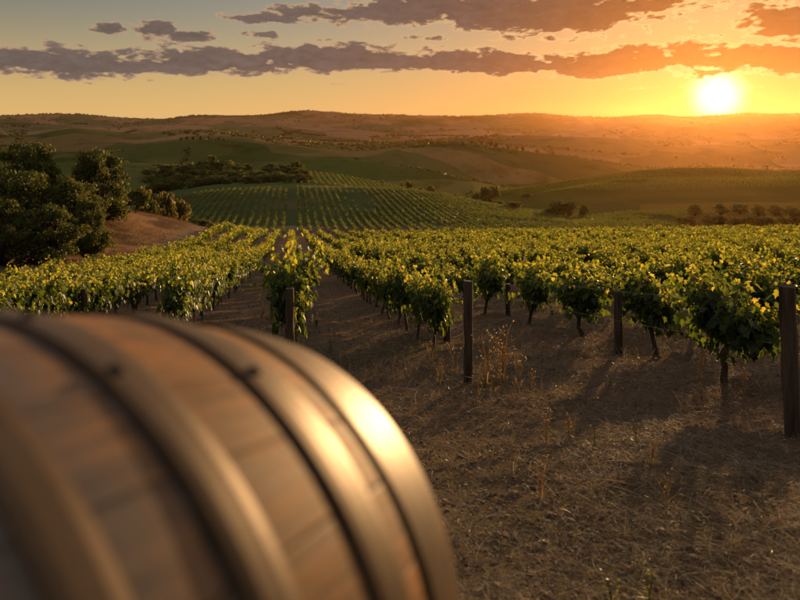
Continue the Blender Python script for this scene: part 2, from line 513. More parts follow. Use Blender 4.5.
# ------------------------------------------------------------------ the ground
def build_ground():
    dr = np.r_[np.exp(np.linspace(math.log(.3), math.log(1.5), 24, endpoint=False)),
               np.exp(np.linspace(math.log(1.5), math.log(16), 250, endpoint=False)),
               np.exp(np.linspace(math.log(16), math.log(7000), 470))]
    az = np.radians(np.r_[np.linspace(-180, -44, 60, endpoint=False), np.linspace(-44, 44, 560, endpoint=False), np.linspace(44, 180, 60, endpoint=False)])
    R, A = np.meshgrid(dr, az, indexing='ij')
    X, Y = R * np.sin(A), R * np.cos(A)
    Z = H(X, Y)
    V = np.stack([X, Y, Z], -1).reshape(-1, 3)
    V = np.r_[V, [[0, 0, hz(0, 0)]]]
    nr, na = R.shape
    i = np.arange(nr - 1)[:, None] * na; j = np.arange(na)[None]; j2 = (j + 1) % na
    q = np.stack([i + j, i + na + j, i + na + j2, i + j2], -1).reshape(-1, 4)
    c = nr * na
    tri = np.stack([np.full(na, c), np.arange(na), (np.arange(na) + 1) % na], -1)
    # land-use colour of each place
    x, y = V[:, 0], V[:, 1]
    d = np.maximum(np.maximum(y, np.hypot(x, y) * .7), .1); px = 400 + F * np.clip(x / d, -.86, .86)
    s = x * ROW[0] + y * ROW[1]; lat = x * LAT[0] + y * LAT[1]
    n1 = fbm(x / 9, y / 9, 4, 41); n2 = fbm(x / 120, y / 120, 4, 51); n3 = fbm(x / 500, y / 300, 4, 61)
    def mixc(a, b, f): return a + (np.asarray(b) - a) * np.clip(f, 0, 1)[:, None]
    col = np.tile(np.array([.152, .100, .064]), (len(V), 1))
    col = mixc(col, (.085, .085, .035), smooth01(n1 * 2.2 - .15) * .6)
    col = mixc(col, (.20, .135, .08), smooth01(-n1 * 2.0 - .1) * .7)
    hill = smooth01((-13.5 - lat) / 3) * smooth01((s - 24) / 15)
    col = mixc(col, (.27, .145, .066), hill * .9)
    col = mixc(col, (.10, .062, .034), hill * smooth01(fbm(x / 3.5, y / 3.5, 4, 71) * 2.2 + .2))
    def zone(cond, a, b, f): 
        cc = np.array(a)[None] + (np.array(b) - np.array(a))[None] * np.clip(f, 0, 1)[:, None]
        col[:] = np.where(cond[:, None], cc, col)
    zone((d > 172), (.055, .072, .024), (.10, .085, .04), smooth01(n1 + .2))
    zone((d > 260) & (d < 270) & (px > 305) & (px < 520), (.17, .115, .065), (.2, .13, .07), n1 + .5)
    zone((d > 276) & (d <= 425) & ((px < 560) | (d > 320)), (.05, .072, .02), (.09, .088, .03), n2 + .4)
    zone((d > 300) & (d <= 540) & (px > 478 + 40 * n2), (.052, .060, .013), (.085, .078, .02), smooth01(n2 * 2 + .3))
    zone((d > 172) & (d < 320) & (px > 560), (.05, .056, .015), (.075, .065, .02), n1 + .5)
    zone((d > 246) & (d < 290) & (px > 640), (.095, .075, .018), (.12, .085, .022), n1 + .5)  # sunlit gold of the crest strip put into the ground colour
    zone((d > 425) & (d <= 540) & (px < 478), (.07, .085, .024), (.12, .098, .036), smooth01(n2 * 2 + .3))
    zone((d > 540) & (d <= 830), (.075, .085, .03), (.13, .105, .05), smooth01(n2 * 2 + .3))
    zone((d > 830) & (d <= 1250), (.058, .068, .027), (.11, .092, .043), smooth01(n2 * 2.5))
    zone((d > 1250), (.16, .115, .075), (.06, .066, .034), smooth01(n3 * 2.5 + .25))
    zone((d > 1250) & (d < 2200) & (px < 330), (.08, .075, .035), (.16, .11, .065), smooth01(n3 * 3 + .1))
    me = mesh('ground', V, [q, tri], True, [ground_material()], pcol=col)
    tag(link('ground', me), kind='structure')


build_ground()


def build_haze():
    V, fs = box(-7600, 7600, -7600, 7600, -150, 330)
    m = bpy.data.materials.new('haze_air'); m.use_nodes = True
    t = NT(m.node_tree)
    m.node_tree.nodes.remove(m.node_tree.nodes['Principled BSDF'])
    v = t.node('ShaderNodeVolumePrincipled')
    v.inputs['Color'].default_value = (1.0, .46, .15, 1)
    v.inputs['Density'].default_value = 1.5e-5
    v.inputs['Anisotropy'].default_value = .80
    t.put(m.node_tree.nodes['Material Output'].inputs['Volume'], v.outputs[0])
    o = link('haze', mesh('haze', V, fs, False, [m]))
    tag(o, 'thin golden evening haze over the whole valley', 'haze', kind='stuff')


build_haze()

# ------------------------------------------------------------------ wine barrel
def build_barrel():
    Cn = np.array([-.170, .851, -.511]); th, ti = .500, -.077
    R0, Rh, L = .345, .262, .95
    a = -np.array([math.sin(th) * math.cos(ti), math.cos(th) * math.cos(ti), math.sin(ti)])
    s = np.array([math.cos(th), -math.sin(th), 0]); u = np.cross(s, -a)
    if u[2] < 0: u = -u
    mid = Cn + a * L / 2
    gz = hz(mid[0], mid[1])
    base = np.array([mid[0], mid[1], gz])
    def prof(t): return R0 - (R0 - Rh) * (2 * t / L - 1) ** 2
    def P(t, r, ph):
        t, r, ph = np.broadcast_arrays(t, r, ph)
        return Cn + t[..., None] * a + r[..., None] * (np.cos(ph)[..., None] * s + np.sin(ph)[..., None] * u) - base
    root = link('wine_barrel', None, loc=base)
    tag(root, 'blurred oak wine barrel with steel hoops lying on its side in front', 'barrel')

    m, t, p, out = material('barrel_oak')
    uv = attr(t, 'stave_uv', 'Vector')
    ux, vy, _ = t.sep(uv)
    sid = t.m('FLOOR', ux)
    wn = t.node('ShaderNodeTexWhiteNoise', noise_dimensions='1D'); t.put(wn.inputs['W'], sid)
    grain = t.noise(t.comb(t.m('MULTIPLY', ux, 5.0), t.m('MULTIPLY', vy, 5.0), sid), 1.6, 7, .65, .5)
    blot = t.noise(t.comb(t.m('MULTIPLY', ux, .7), t.m('MULTIPLY', vy, 9.0), 2.0), 1.2, 5, .65)
    col = t.mix(t.ss(grain, .3, .72), (.105, .052, .023), (.35, .150, .046))
    col = t.mix(t.m('MULTIPLY', wn.outputs[0], .35), col, (.22, .115, .05))
    hoop_shadow = None                                   # cast shadow of each hoop's near edge, painted dark into the oak
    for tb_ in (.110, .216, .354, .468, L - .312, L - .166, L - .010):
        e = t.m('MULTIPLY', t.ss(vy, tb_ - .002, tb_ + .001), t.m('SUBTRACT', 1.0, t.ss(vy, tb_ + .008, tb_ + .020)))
        hoop_shadow = e if hoop_shadow is None else t.m('MAXIMUM', hoop_shadow, e)
    col = t.mix(t.m('MULTIPLY', hoop_shadow, .9), col, (.012, .010, .009))
    col = t.mix(t.m('MULTIPLY', t.ss(blot, .42, .66), .5), col, (.09, .055, .032))
    col = t.mix(t.m('MULTIPLY', t.ss(t.m('ADD', vy, t.m('MULTIPLY', t.m('SUBTRACT', blot, .5), .12)), .33, .43), .68), col, t.mix(grain, (.07, .058, .049), (.17, .14, .115)))  # greys the near half: its shade painted in as weathered oak
    fr = t.m('FRACT', ux)
    seam = t.m('SUBTRACT', 1.0, t.ss(t.m('MINIMUM', fr, t.m('SUBTRACT', 1.0, fr)), .0, .045))
    col = t.mix(t.m('MULTIPLY', seam, .75), col, (.04, .025, .016))
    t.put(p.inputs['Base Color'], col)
    t.put(p.inputs['Roughness'], t.m('ADD', .5, t.m('MULTIPLY', grain, .25)))
    p.inputs['Specular IOR Level'].default_value = .10
    b = t.node('ShaderNodeBump'); b.inputs['Strength'].default_value = .35; b.inputs['Distance'].default_value = .004
    t.put(b.inputs['Height'], t.m('SUBTRACT', grain, seam)); t.put(p.inputs['Normal'], b.outputs[0])
    oak = m

    m, t, p, out = material('hoop_steel')
    co = t.node('ShaderNodeTexCoord').outputs['Object']
    n = t.noise(co, 22, 6, .65)
    n2 = t.noise(co, 5, 5, .7)
    col = t.mix(t.ss(n2, .42, .66), (.105, .062, .032), (.06, .034, .017))
    t.put(p.inputs['Base Color'], col)
    p.inputs['Metallic'].default_value = .35
    p.inputs['Specular IOR Level'].default_value = .12
    t.put(p.inputs['Roughness'], t.m('ADD', .43, t.m('MULTIPLY', n, .16)))
    steel = m

    nphi = 28 * 6
    ph = np.linspace(0, 2 * np.pi, nphi + 1)
    ts = np.linspace(0, L, 48)
    T, PH = np.meshgrid(ts, ph, indexing='ij')
    outer = P(T, prof(T), PH).reshape(-1, 3)
    uvs = np.stack([PH / (2 * np.pi) * 28, T], -1).reshape(-1, 2)
    n1 = nphi + 1
    i = np.arange(len(ts) - 1)[:, None] * n1; j = np.arange(nphi)[None]
    q = np.stack([i + j, i + j + 1, i + n1 + j + 1, i + n1 + j], -1).reshape(-1, 4)
    V = [outer]; Fq = [q]; U = [uvs]; off = len(outer)
    for e in (0, 1):      # chime: the rim of stave ends, and its inner lip down to the head
        t0, t1 = (0, .035) if e == 0 else (L, L - .035)
        ring = np.concatenate([P(np.full_like(ph, t0), prof(t0) - 0 * ph, ph), P(np.full_like(ph, t0), prof(t0) - .022 + 0 * ph, ph),
                               P(np.full_like(ph, t1), prof(t1) - .024 + 0 * ph, ph)])
        k = np.arange(nphi)
        for a0 in (0, 1):
            Fq.append(np.stack([k + a0 * n1, k + 1 + a0 * n1, k + 1 + (a0 + 1) * n1, k + (a0 + 1) * n1], -1) + off)
        V.append(ring); U.append(np.concatenate([np.stack([ph / (2 * np.pi) * 28, 0 * ph + .01 * q_], -1) for q_ in range(3)])); off += len(ring)
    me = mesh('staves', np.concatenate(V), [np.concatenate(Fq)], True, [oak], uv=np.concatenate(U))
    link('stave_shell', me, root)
    for t0 in (.034, L - .034):
        r = prof(t0) - .021
        disc = np.concatenate([[P(np.array(t0), np.array(0.), np.array(0.))], P(np.full(64, t0), np.full(64, r), np.linspace(0, 2 * np.pi, 64, endpoint=False))])
        d2 = disc + a * (.018 if t0 < .5 else -.018)
        k = np.arange(64)
        tri = np.stack([np.zeros(64, int), k + 1, (k + 1) % 64 + 1], -1)
        uvd = np.concatenate([[(0, 0)], np.stack([r * np.cos(np.linspace(0, 2 * np.pi, 64)) * 12, r * np.sin(np.linspace(0, 2 * np.pi, 64))], -1)])
        rim = np.stack([k + 1, (k + 1) % 64 + 1, (k + 1) % 64 + 66, k + 66], -1)
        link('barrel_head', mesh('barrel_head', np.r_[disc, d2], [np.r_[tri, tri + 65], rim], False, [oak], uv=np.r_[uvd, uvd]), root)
    bg = np.linspace(0, L, 5)
    hoops = [(.010, .110, []), (.166, .216, []), (.312, .354, []), (.428, .468, []),
             (L - .354, L - .312, [2.0]), (L - .216, L - .166, [1.2]), (L - .110, L - .010, [1.6])]
    want = {1: [(250, 378)], 2: [(114, 377), (30, 317)]}
    def find(tm, x, y):
        pp = np.linspace(0, np.pi, 900)
        W = P(np.full(900, tm), prof(tm) + 0 * pp, pp) + base
        d = np.hypot(400 + F * W[:, 0] / W[:, 1] - x, HY - F * W[:, 2] / W[:, 1] - y)
        d[W[:, 1] < .1] = 1e9
        return pp[d.argmin()]
    NH = 200
    hp = np.linspace(0, 2 * np.pi, NH, endpoint=False)
    for hi, (ta, tb, riv) in enumerate(hoops):
        sec = []
        tt = np.linspace(ta, tb, 5)
        sec += [(x, prof(x) + .0050 - (.0012 if k in (0, 4) else 0)) for k, x in enumerate(tt)]
        sec += [(x, prof(x) - .001) for x in tt[::-1]]
        rings = np.concatenate([P(np.full(NH, x), np.full(NH, r), hp) for x, r in sec])
        k = np.arange(NH); fq = []
        for w in range(len(sec)):
            w2 = (w + 1) % len(sec)
            fq.append(np.stack([w * NH + k, w * NH + (k + 1) % NH, w2 * NH + (k + 1) % NH, w2 * NH + k], -1))
        ho = link('hoop', mesh('hoop', rings, [np.concatenate(fq)], False, [steel]), root)
        tm = ta * .3 + tb * .7
        angs = [(find(tm, *w), tm) for w in want.get(hi, [])] + [(r_, tm) for r_ in riv]
        for (pa, tm_) in angs:
            c = P(np.array(tm_), np.array(prof(tm_) + .0035), np.array(pa))
            nrm = np.cos(pa) * s + np.sin(pa) * u; e1 = a; e2 = np.cross(nrm, e1)
            vv = []; K = 14
            for lv in range(5):
                e = lv / 4 * np.pi / 2
                q_ = np.linspace(0, 2 * np.pi, K, endpoint=False)
                vv.append(c + .0072 * (np.cos(e) * (np.cos(q_)[:, None] * e1 + np.sin(q_)[:, None] * e2)) + .006 * np.sin(e) * nrm)
            k = np.arange(K); ff = [np.stack([l * K + k, l * K + (k + 1) % K, (l + 1) * K + (k + 1) % K, (l + 1) * K + k], -1) for l in range(4)]
            link('rivet', mesh('rivet', np.concatenate(vv), [np.concatenate(ff)], True, [M_iron]), ho)
    # low timber cradle that carries it
    cr = link('barrel_cradle', None, loc=base)
    tag(cr, 'low timber cradle under the oak wine barrel', 'cradle')
    for f_ in (.2, .8):
        cz = P(np.array(L * f_), np.array(0.), np.array(0.))
        gr = hz(*(cz + base)[:2]) - base[2]
        bot = cz[2] - prof(L * f_)
        bb = Bag()
        zz = bot + .05
        for (w0, w1, h1) in ((-.30, -.12, .075), (.12, .30, .075), (-.32, .32, -.052)):
            Vb, fb = box(-.045, .045, w0, w1, gr - .12 - zz, h1)
            Vw = cz * np.array([1, 1, 0]) + np.array([0, 0, zz]) + Vb[:, :1] * a * np.array([1, 1, 0]) + Vb[:, 1:2] * s + Vb[:, 2:] * np.array([0, 0, 1])
            bb.add(Vw, fb)
        link('cradle_beam', bb.mesh('cradle_beam', M_timber), cr)


build_barrel()

# ------------------------------------------------------------------ grapevines
LEAF_L = np.array([(0, 0), (-.30, -.16), (-.52, .10), (-.36, .30), (-.50, .56), (-.20, .62), (0, 1.0)])


def frames(nrm, dirv):
    nrm = nrm / (np.linalg.norm(nrm, axis=1)[:, None] + 1e-9)
    dirv = dirv - (dirv * nrm).sum(1)[:, None] * nrm
    dirv /= np.linalg.norm(dirv, axis=1)[:, None] + 1e-9
    return np.cross(dirv, nrm), dirv, nrm


def leaves_mesh(pos, nrm, dirv, size, tint, name, mat):
    n = len(pos)
    sx, dy, nz = frames(nrm, dirv)
    fold = rng.uniform(.12, .5, n); curl = rng.uniform(-.05, .35, n)
    L = LEAF_L
    out = []
    for side in (1, -1):
        x = L[:, 0] * side * -1; y = L[:, 1]
        z = np.abs(x)[None] * fold[:, None] - curl[:, None] * (y ** 2)[None] * .5
        out.append(pos[:, None] + size[:, None, None] * (x[None, :, None] * sx[:, None] + y[None, :, None] * dy[:, None] + z[..., None] * nz[:, None]))
    V = np.concatenate(out, 1).reshape(-1, 3)           # 14 verts per leaf
    b = np.arange(n)[:, None] * 14
    f1 = b + np.arange(7)[None]; f2 = b + 7 + np.arange(7)[None][:, ::-1]
    return mesh(name, V, [np.concatenate([f1, f2])], False, [mat], fcol=np.r_[tint, tint])


def grow_vine(seed, n_shoots=38, long_shoots=0, height=1.0):
    """local x along the row, z up from the ground; returns trunk path pieces, canes, leaf arrays"""
    r = np.random.default_rng(seed)
    hd = .55 + r.uniform(-.06, .06)
    trunk = []
    bend = r.normal(0, .035, (5, 2)); bend[0] = 0
    zz = np.linspace(-.12, hd, 5)
    tp = np.c_[np.cumsum(bend, 0), zz]
    trunk.append((tp, np.array([.052, .040, .034, .036, .045]) * r.uniform(1.05, 1.4)))
    cord = []
    for sgn in (-1, 1):
        cp = [tp[-1] + [0, 0, -.03]]
        for k in range(1, 6):
            cp.append(np.array([tp[-1][0] + sgn * .10 * k, tp[-1][1] + r.normal(0, .025), hd + .05 * math.sin(k * .6) + r.normal(0, .02)]))
        cord.append(np.array(cp)); trunk.append((np.array(cp), np.linspace(.034, .014, 6)))
    canes = []; P_, N_, D_, S_, T_ = [], [], [], [], []
    for k in range(n_shoots + long_shoots):
        lng = k >= n_shoots
        x0 = r.uniform(-.52, .52)
        st = np.array([tp[-1][0] + x0, tp[-1][1] + r.normal(0, .04), hd + .05])
        side = r.choice([-1, 1]) * r.uniform(.05, 1.0)
        Ls = r.uniform(.6, 1.12) * height if not lng else r.uniform(1.0, 1.45)
        dv = np.array([r.normal(0, .26) + x0 * .35, side * .34, 1.0 if not lng else .55]); dv /= np.linalg.norm(dv)
        step = .062; nn = int(Ls / step); p = st.copy(); path = [p.copy()]
        droop = r.uniform(.01, .05) * (1 + abs(side)) * (1.0 if not lng else .8)
        for q in range(nn):
            dv = dv + r.normal(0, .055, 3) + np.array([0, side * .02, -droop * (q / nn) * 2])
            dv /= np.linalg.norm(dv); p = p + dv * step; path.append(p.copy())
            f = q / nn
            if q < 1: continue
            for rep in range(2 if f < .75 else 1):
                az = q * 2.4 + rep * 2.6 + r.normal(0, .5)
                o = np.array([math.cos(az), math.sin(az), r.uniform(-.25, .35)])
                sz = (.135 - .075 * f ** 2) * r.uniform(.75, 1.25)
                pt = p + o * sz * r.uniform(.4, 1.0)
                P_.append(pt); D_.append(o + np.array([0, 0, -.55 + r.normal(0, .35)]))
                N_.append(np.array([0, 0, .75]) + o * .75 + r.normal(0, .42, 3))
                S_.append(sz)
                T_.append(np.clip(.25 + .60 * f ** 3 + r.normal(0, .15) + (.35 if r.random() < .035 else 0), 0, 1))  # sunlit tips put into the tint: leaves paler toward shoot ends
        canes.append((np.array(path)[::2], np.linspace(.0055, .002, len(path[::2]))))
    # older inner leaves hanging along the cordon
    for k in range(170):
        x0 = r.uniform(-.55, .55); o = np.array([r.normal(0, .4), r.choice([-1, 1]), r.uniform(-.3, .3)])
        P_.append(np.array([x0, r.normal(0, .20), hd + r.uniform(-.10, .48)])); D_.append(np.array([r.normal(0, .3), o[1] * .4, -1.]))
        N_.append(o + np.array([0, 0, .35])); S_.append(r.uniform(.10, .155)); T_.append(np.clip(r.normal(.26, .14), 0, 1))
    return trunk, canes, tuple(np.array(q) for q in (P_, N_, D_, S_, T_))


VINES = []
for v in range(9):
    trunk, canes, lv = grow_vine(100 + v, 33 if v < 8 else 34, 0 if v < 8 else 16, 1.0 if v < 8 else 1.15)
    tb = Bag()
    for p_, r_ in trunk: tb.add(*tube(p_, r_, 8), col=.4)
    cb = Bag()
    for p_, r_ in canes: cb.add(*tube(p_, r_, 4, False), col=.5)
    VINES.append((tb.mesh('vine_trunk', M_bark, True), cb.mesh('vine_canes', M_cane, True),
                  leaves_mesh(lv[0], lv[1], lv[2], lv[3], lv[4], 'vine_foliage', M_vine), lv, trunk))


def row_point(k_lat, s):
    return k_lat * LAT + s * ROW


def row_lat(k):
    if k <= 0: return 2.62 * k
    return {1: 2.65, 2: 5.45}.get(k, 5.45 + 3.25 * (k - 2))


vines = []     # (row, x, y)
for k in range(-4, 44):
    lat = row_lat(k)
    s0 = {0: 12.3, 1: 13.0, 2: 19.4, 3: 9.5, -1: 16.0, -2: 12.5, -3: 11.5, -4: 11.5}.get(k, 7.0 + (k % 3) * .7)
    s = s0
    if k == 2:
        for (px, dd) in ((727, 9.1), (655, 12.4), (582, 15.0), (530, 17.5)):
            vines.append((2, (px - 400) / F * dd, dd))
    while s < 147.5:
        p = row_point(lat + rnd.gauss(0, .06), s + rnd.gauss(0, .1))
        if p[1] > 2 and abs(p[0] / p[1]) < .92: vines.append((k, p[0], p[1]))
        if k == 0 and s < 12.5: s += 3.0
        s += rnd.uniform(2.05, 2.6) if k > 1 else rnd.uniform(1.45, 1.75)


def inview(x, y):
    px = 400 + F * x / y
    return -25 < px < 825 and y > 4


cand = [v for v in vines if inview(v[1], v[2])]
cand.sort(key=lambda v: v[2])
indiv = cand[:298]
iset = set(indiv)
ORD = 'first second third fourth fifth sixth seventh eighth ninth tenth eleventh twelfth thirteenth fourteenth fifteenth sixteenth seventeenth eighteenth nineteenth twentieth'.split()
def ordn(i):
    if i < 20: return ORD[i]
    te = {2: 'twenty', 3: 'thirty', 4: 'forty', 5: 'fifty'}[(i + 1) // 10]
    if (i + 1) % 10 == 0: return te[:-1] + 'ieth'
    return te + '-' + ORD[(i + 1) % 10 - 1]
count = {}
for (k, x, y) in indiv:
    i = count.get(k, 0); count[k] = i + 1
    vi = 8 if (k == 0 and i == 0) else rnd.randrange(8)
    if k == 0: rown = 'centre row behind the lone post by the barrel'
    else: rown = ORD[abs(k) - 1] + ' row %s of the centre row' % ('right' if k > 0 else 'left')
    if k == 0: lab = '%s leafy grapevine along the %s' % (ordn(i), rown)
    else: lab = '%s leafy grapevine from the near end of the %s' % (ordn(i), rown)
    if k == 2 and i == 0: lab = 'big leafy grapevine with bare trunk beside the thick post at the edge'
    if k == 0 and i == 0: lab = 'bushy grapevine with long sunlit shoots right behind the lone post near the barrel'
    tr, ca, fo, _, _ = VINES[vi]
    sclv = rnd.uniform(.9, 1.14)
    rz = math.atan2(ROW[1], ROW[0]) + (math.pi if rnd.random() < .5 else 0) + rnd.gauss(0, .12)
    root = link('grapevine', None, loc=(x, y, hz(x, y)), rz=rz, sc_=(sclv * (1.12 if k > 1 else 1) * (.8 if k == 0 and i else 1), sclv * (rnd.uniform(.9, 1.05) if k > 1 or k < -1 else rnd.uniform(.68, .84)) * (.8 if k == 0 and i else 1), sclv * rnd.uniform(.86, 1.14) * (.78 if k == 0 and i else 1) * (1.08 if k == 2 and i < 4 else 1) * (1.22 if k == 0 and i == 0 else 1)))
    tag(root, lab, 'grapevine', 'grapevines planted in rows on the near slope')
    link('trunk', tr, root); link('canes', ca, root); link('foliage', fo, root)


def simple_vines(name, places, nleaf, lsize, label, trunk=True, height=1.0, mat=M_vine):
    """many far vines as one mesh: folded leaf quads and a trunk each"""
    places = np.asarray(places, float)
    n = len(places)
    zg = H(places[:, 0], places[:, 1])
    VV, TT = [], []
    tot = 0
    which = rng.integers(0, 8, n)
    Fs, TV, TF, tb = [], [], [], 0
    for v in range(8):
        idx = np.where(which == v)[0]
        if not len(idx): continue
        lv = VINES[v][3]
        m = len(idx)
        pick = rng.integers(0, len(lv[0]), (m, nleaf))
        pos = lv[0][pick].reshape(-1, 3); nr = lv[1][pick].reshape(-1, 3) + rng.normal(0, .2, (m * nleaf, 3)); dr = lv[2][pick].reshape(-1, 3)
        rz = math.atan2(ROW[1], ROW[0]) + np.repeat(rng.choice([0, np.pi], m), nleaf)
        c, s = np.cos(rz), np.sin(rz)
        def rot(a): return np.stack([a[:, 0] * c - a[:, 1] * s, a[:, 0] * s + a[:, 1] * c, a[:, 2]], -1)
        pos = pos * np.array([1.0, .72, height])
        pos, nr, dr = rot(pos), rot(nr), rot(dr)
        pos = pos * np.stack([np.repeat(rng.uniform(.85, 1.1, m), nleaf)] * 2 + [np.repeat(rng.uniform(.76, 1.2, m), nleaf)], 1)
        pos += np.repeat(np.c_[places[idx], zg[idx]], nleaf, 0)
        sx, dy, nz = frames(nr, dr)
        sz = lsize * rng.uniform(.7, 1.25, len(pos))[:, None]
        f = rng.uniform(.1, .35, len(pos))[:, None]
        q = np.stack([pos, pos + sz * (.48 * sx + .45 * dy + f * nz), pos + sz * dy, pos + sz * (-.48 * sx + .45 * dy + f * nz)], 1)
        VV.append(q.reshape(-1, 3)); TT.append(lv[4][pick].reshape(-1))
    V = np.concatenate(VV); T = np.concatenate(TT)
    Fq = np.arange(len(V)).reshape(-1, 4)
    mi = np.zeros(len(Fq), int)
    if trunk:
        k = 4; a = np.array([(.04, 0), (0, .04), (-.04, 0), (0, -.04)])
        bz = np.c_[np.repeat(places, 8, 0) + np.tile(np.r_[a, a * .8], (n, 1)), np.repeat(zg, 8) + np.tile([-.1] * 4 + [.75] * 4, n)]
        b = np.arange(n)[:, None, None] * 8
        f = np.array([(0, 1, 5, 4), (1, 2, 6, 5), (2, 3, 7, 6), (3, 0, 4, 7)])[None] + b + len(V)
        V = np.r_[V, bz]; Fq = np.r_[Fq, f.reshape(-1, 4)]; mi = np.r_[mi, np.ones(n * 4, int)]; T = np.r_[T, np.full(n * 4, .5)]
    me = mesh(name, V, [Fq], False, [mat, M_bark], mat_idx=mi, fcol=T)
    return tag(link(name, me), label, 'vineyard', kind='stuff')


rest = [v for v in vines if v not in iset]
far_a = [(v[1], v[2]) for v in rest if v[2] < 75]
far_b = [(v[1], v[2]) for v in rest if v[2] >= 75]
# both distances of the same mass of vines go into one object
def merged_rest():
    o1 = simple_vines('distant_vines', far_a, 300, .165, 'mass of small grapevines filling the lower part of the near slope')
    o2 = simple_vines('distant_vines_low', far_b, 130, .24, 'x')
    m1, m2 = o1.data, o2.data
    def arr(m):
        V = np.empty(len(m.vertices) * 3, np.float32); m.vertices.foreach_get('co', V)
        L = np.empty(len(m.loops), np.int32); m.loops.foreach_get('vertex_index', L)
        I = np.empty(len(m.polygons), np.int32); m.polygons.foreach_get('material_index', I)
        T = np.empty(len(m.polygons), np.float32); m.attributes['tint'].data.foreach_get('value', T)
        return V.reshape(-1, 3), L.reshape(-1, 4), I, T
    a, b = arr(m1), arr(m2)
    me = mesh('distant_vines', np.r_[a[0], b[0]], [np.r_[a[1], b[1] + len(a[0])]], False, [M_vine, M_bark], np.r_[a[2], b[2]], np.r_[a[3], b[3]])
    o1.data = me
    bpy.data.objects.remove(o2); bpy.data.meshes.remove(m1); bpy.data.meshes.remove(m2)


merged_rest()

# the block beyond the cross track and the slope above it
blk = []
for k in range(-60, 120):
    lat = (2.0 + 2.05 * k) if k >= 0 else (-2.0 + 2.05 * (k + 1))   # the track climbs between the two halves
    s = 158.0
    while s < 262:
        p = row_point(lat, s); d = p[1]; px = 400 + F * p[0] / d
        lim = 168 - max(0, (d - 190)) * .25 + max(0, 190 - d) * .5
        if lim < px < 690 and d < 256 and fbm(np.array([p[0] / 14]), np.array([p[1] / 14]), 3, 29)[0] > -.42 + .2 * rnd.random(): blk.append(p + rng.normal(0, .1, 2))
        s += 1.05
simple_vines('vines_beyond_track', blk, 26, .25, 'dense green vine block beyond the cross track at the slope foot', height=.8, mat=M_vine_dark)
blk2 = []
for k in range(0, 120):
    s = 290.0
    while s < 402:
        p = row_point(3.0 * k - 62, s); px = 400 + F * p[0] / p[1]
        if 285 < px < 470: blk2.append(p + rng.normal(0, .15, 2))
        s += 2.2
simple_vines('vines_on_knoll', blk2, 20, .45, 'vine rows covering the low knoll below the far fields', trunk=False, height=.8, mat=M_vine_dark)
blk3 = []
for k in range(-30, 120):
    s = 330.0
    while s < 520:
        p = row_point(3.6 * k + 60, s); px = 400 + F * p[0] / p[1]
        if max(488, 640 - (p[1] - 330) * 1.0) < px < 850 and fbm(np.array([p[0] / 60]), np.array([p[1] / 60]), 2, 9)[0] > -.32: blk3.append(p + rng.normal(0, .15, 2))
        s += 2.6
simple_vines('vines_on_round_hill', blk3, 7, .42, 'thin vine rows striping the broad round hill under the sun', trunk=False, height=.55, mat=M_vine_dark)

# ------------------------------------------------------------------ posts and wires
def post(px, py, top, wpx, label, lean=0.0, name='vine_post', sq=False):
    g = at(px, py); d = g.y
    h = (HY - top) * d / F - g.z; w = wpx / F * d / 2
    b = Bag()
    K = 4 if sq else 10
    n = 7
    r_ = random.Random(int(px * 7))
    path = [(lean * h * (i / (n - 1)) + r_.gauss(0, .004), r_.gauss(0, .004), -.25 + (h + .25) * i / (n - 1)) for i in range(n)]
    V, fs = tube(path, [w * r_.uniform(.93, 1.06) * (1.2 if sq else 1) for _ in range(n)], 12 if not sq else 4)
    V += rng.normal(0, w * .05, V.shape)
    b.add(V, fs, .5)
    o = link(name, b.mesh('vine_post', M_post), None, g, .5 if sq else rnd.random())
    return tag(o, label, 'post', 'weathered trellis posts among the vines')


post(468, 387, 281, 9.5, 'weathered wooden post standing free in the straw at mid picture')
post(290, 381, 288, 8.5, 'lone dark post just behind the top of the barrel')
post(793, 432, 285, 16, 'thick square dark post at the right edge of the picture', -.06, sq=True)
post(618, 357, 291, 8, 'slim post between the two biggest grapevines on the right')
post(447, 343, 283, 7, 'dark post half buried in leaves behind the free standing post')
post(508, 316, 284, 5, 'thin post among the trunks right of the free standing post')
post(57, 338, 288, 6, 'left one of two posts peeping over the barrel at the left')
post(84, 340, 289, 6, 'right one of two posts peeping over the barrel at the left')
post(165, 318, 290, 4, 'thin stake at the near end of the row left of the dirt aisle')
WORDROW = {-1: 'first row left of the centre row', 1: 'first row right of the centre row', 2: 'second row right of the centre row', 3: 'third row right of the centre row'}
for k in (-1, 1, 2, 3):
    for j, s in enumerate((24.5, 33.5, 43.0)):
        p = row_point(row_lat(k), s + k * .4)
        g = Vector((p[0], p[1], hz(*p)))
        V, fs = tube([(0, 0, -.2), (rnd.gauss(0, .02), 0, .6), (rnd.gauss(0, .03), 0, 1.5)], [.04, .038, .036], 8)
        b = Bag(); b.add(V, fs)
        tag(link('vine_post', b.mesh('vine_post', M_post), None, g), '%s line post down the %s' % (ORD[j], WORDROW[k]), 'post', 'weathered trellis posts among the vines')
for k in (-1, 0, 1, 2, 3):
    lat = row_lat(k); s0 = {0: 11.5, 1: 10.2, 2: 7.3, 3: 9.2, -1: 15.5}[k]
    for hh, nm in ((.68, 'lower'), (1.18, 'upper')):
        ss_ = np.arange(s0, 60, .7); pts = np.array([row_point(lat + (.0 if k != 2 else min(0.0, 0)), s_) for s_ in ss_])
        z = H(pts[:, 0], pts[:, 1], False) + hh
        b = Bag(); b.add(*tube(np.c_[pts, z], .0022, 4))
        tag(link('trellis_wire', b.mesh('trellis_wire', M_wire, True)), '%s thin trellis wire strung along the %s' % (nm, WORDROW.get(k, 'centre row of vines')), 'wire', 'trellis wires along the vine rows')

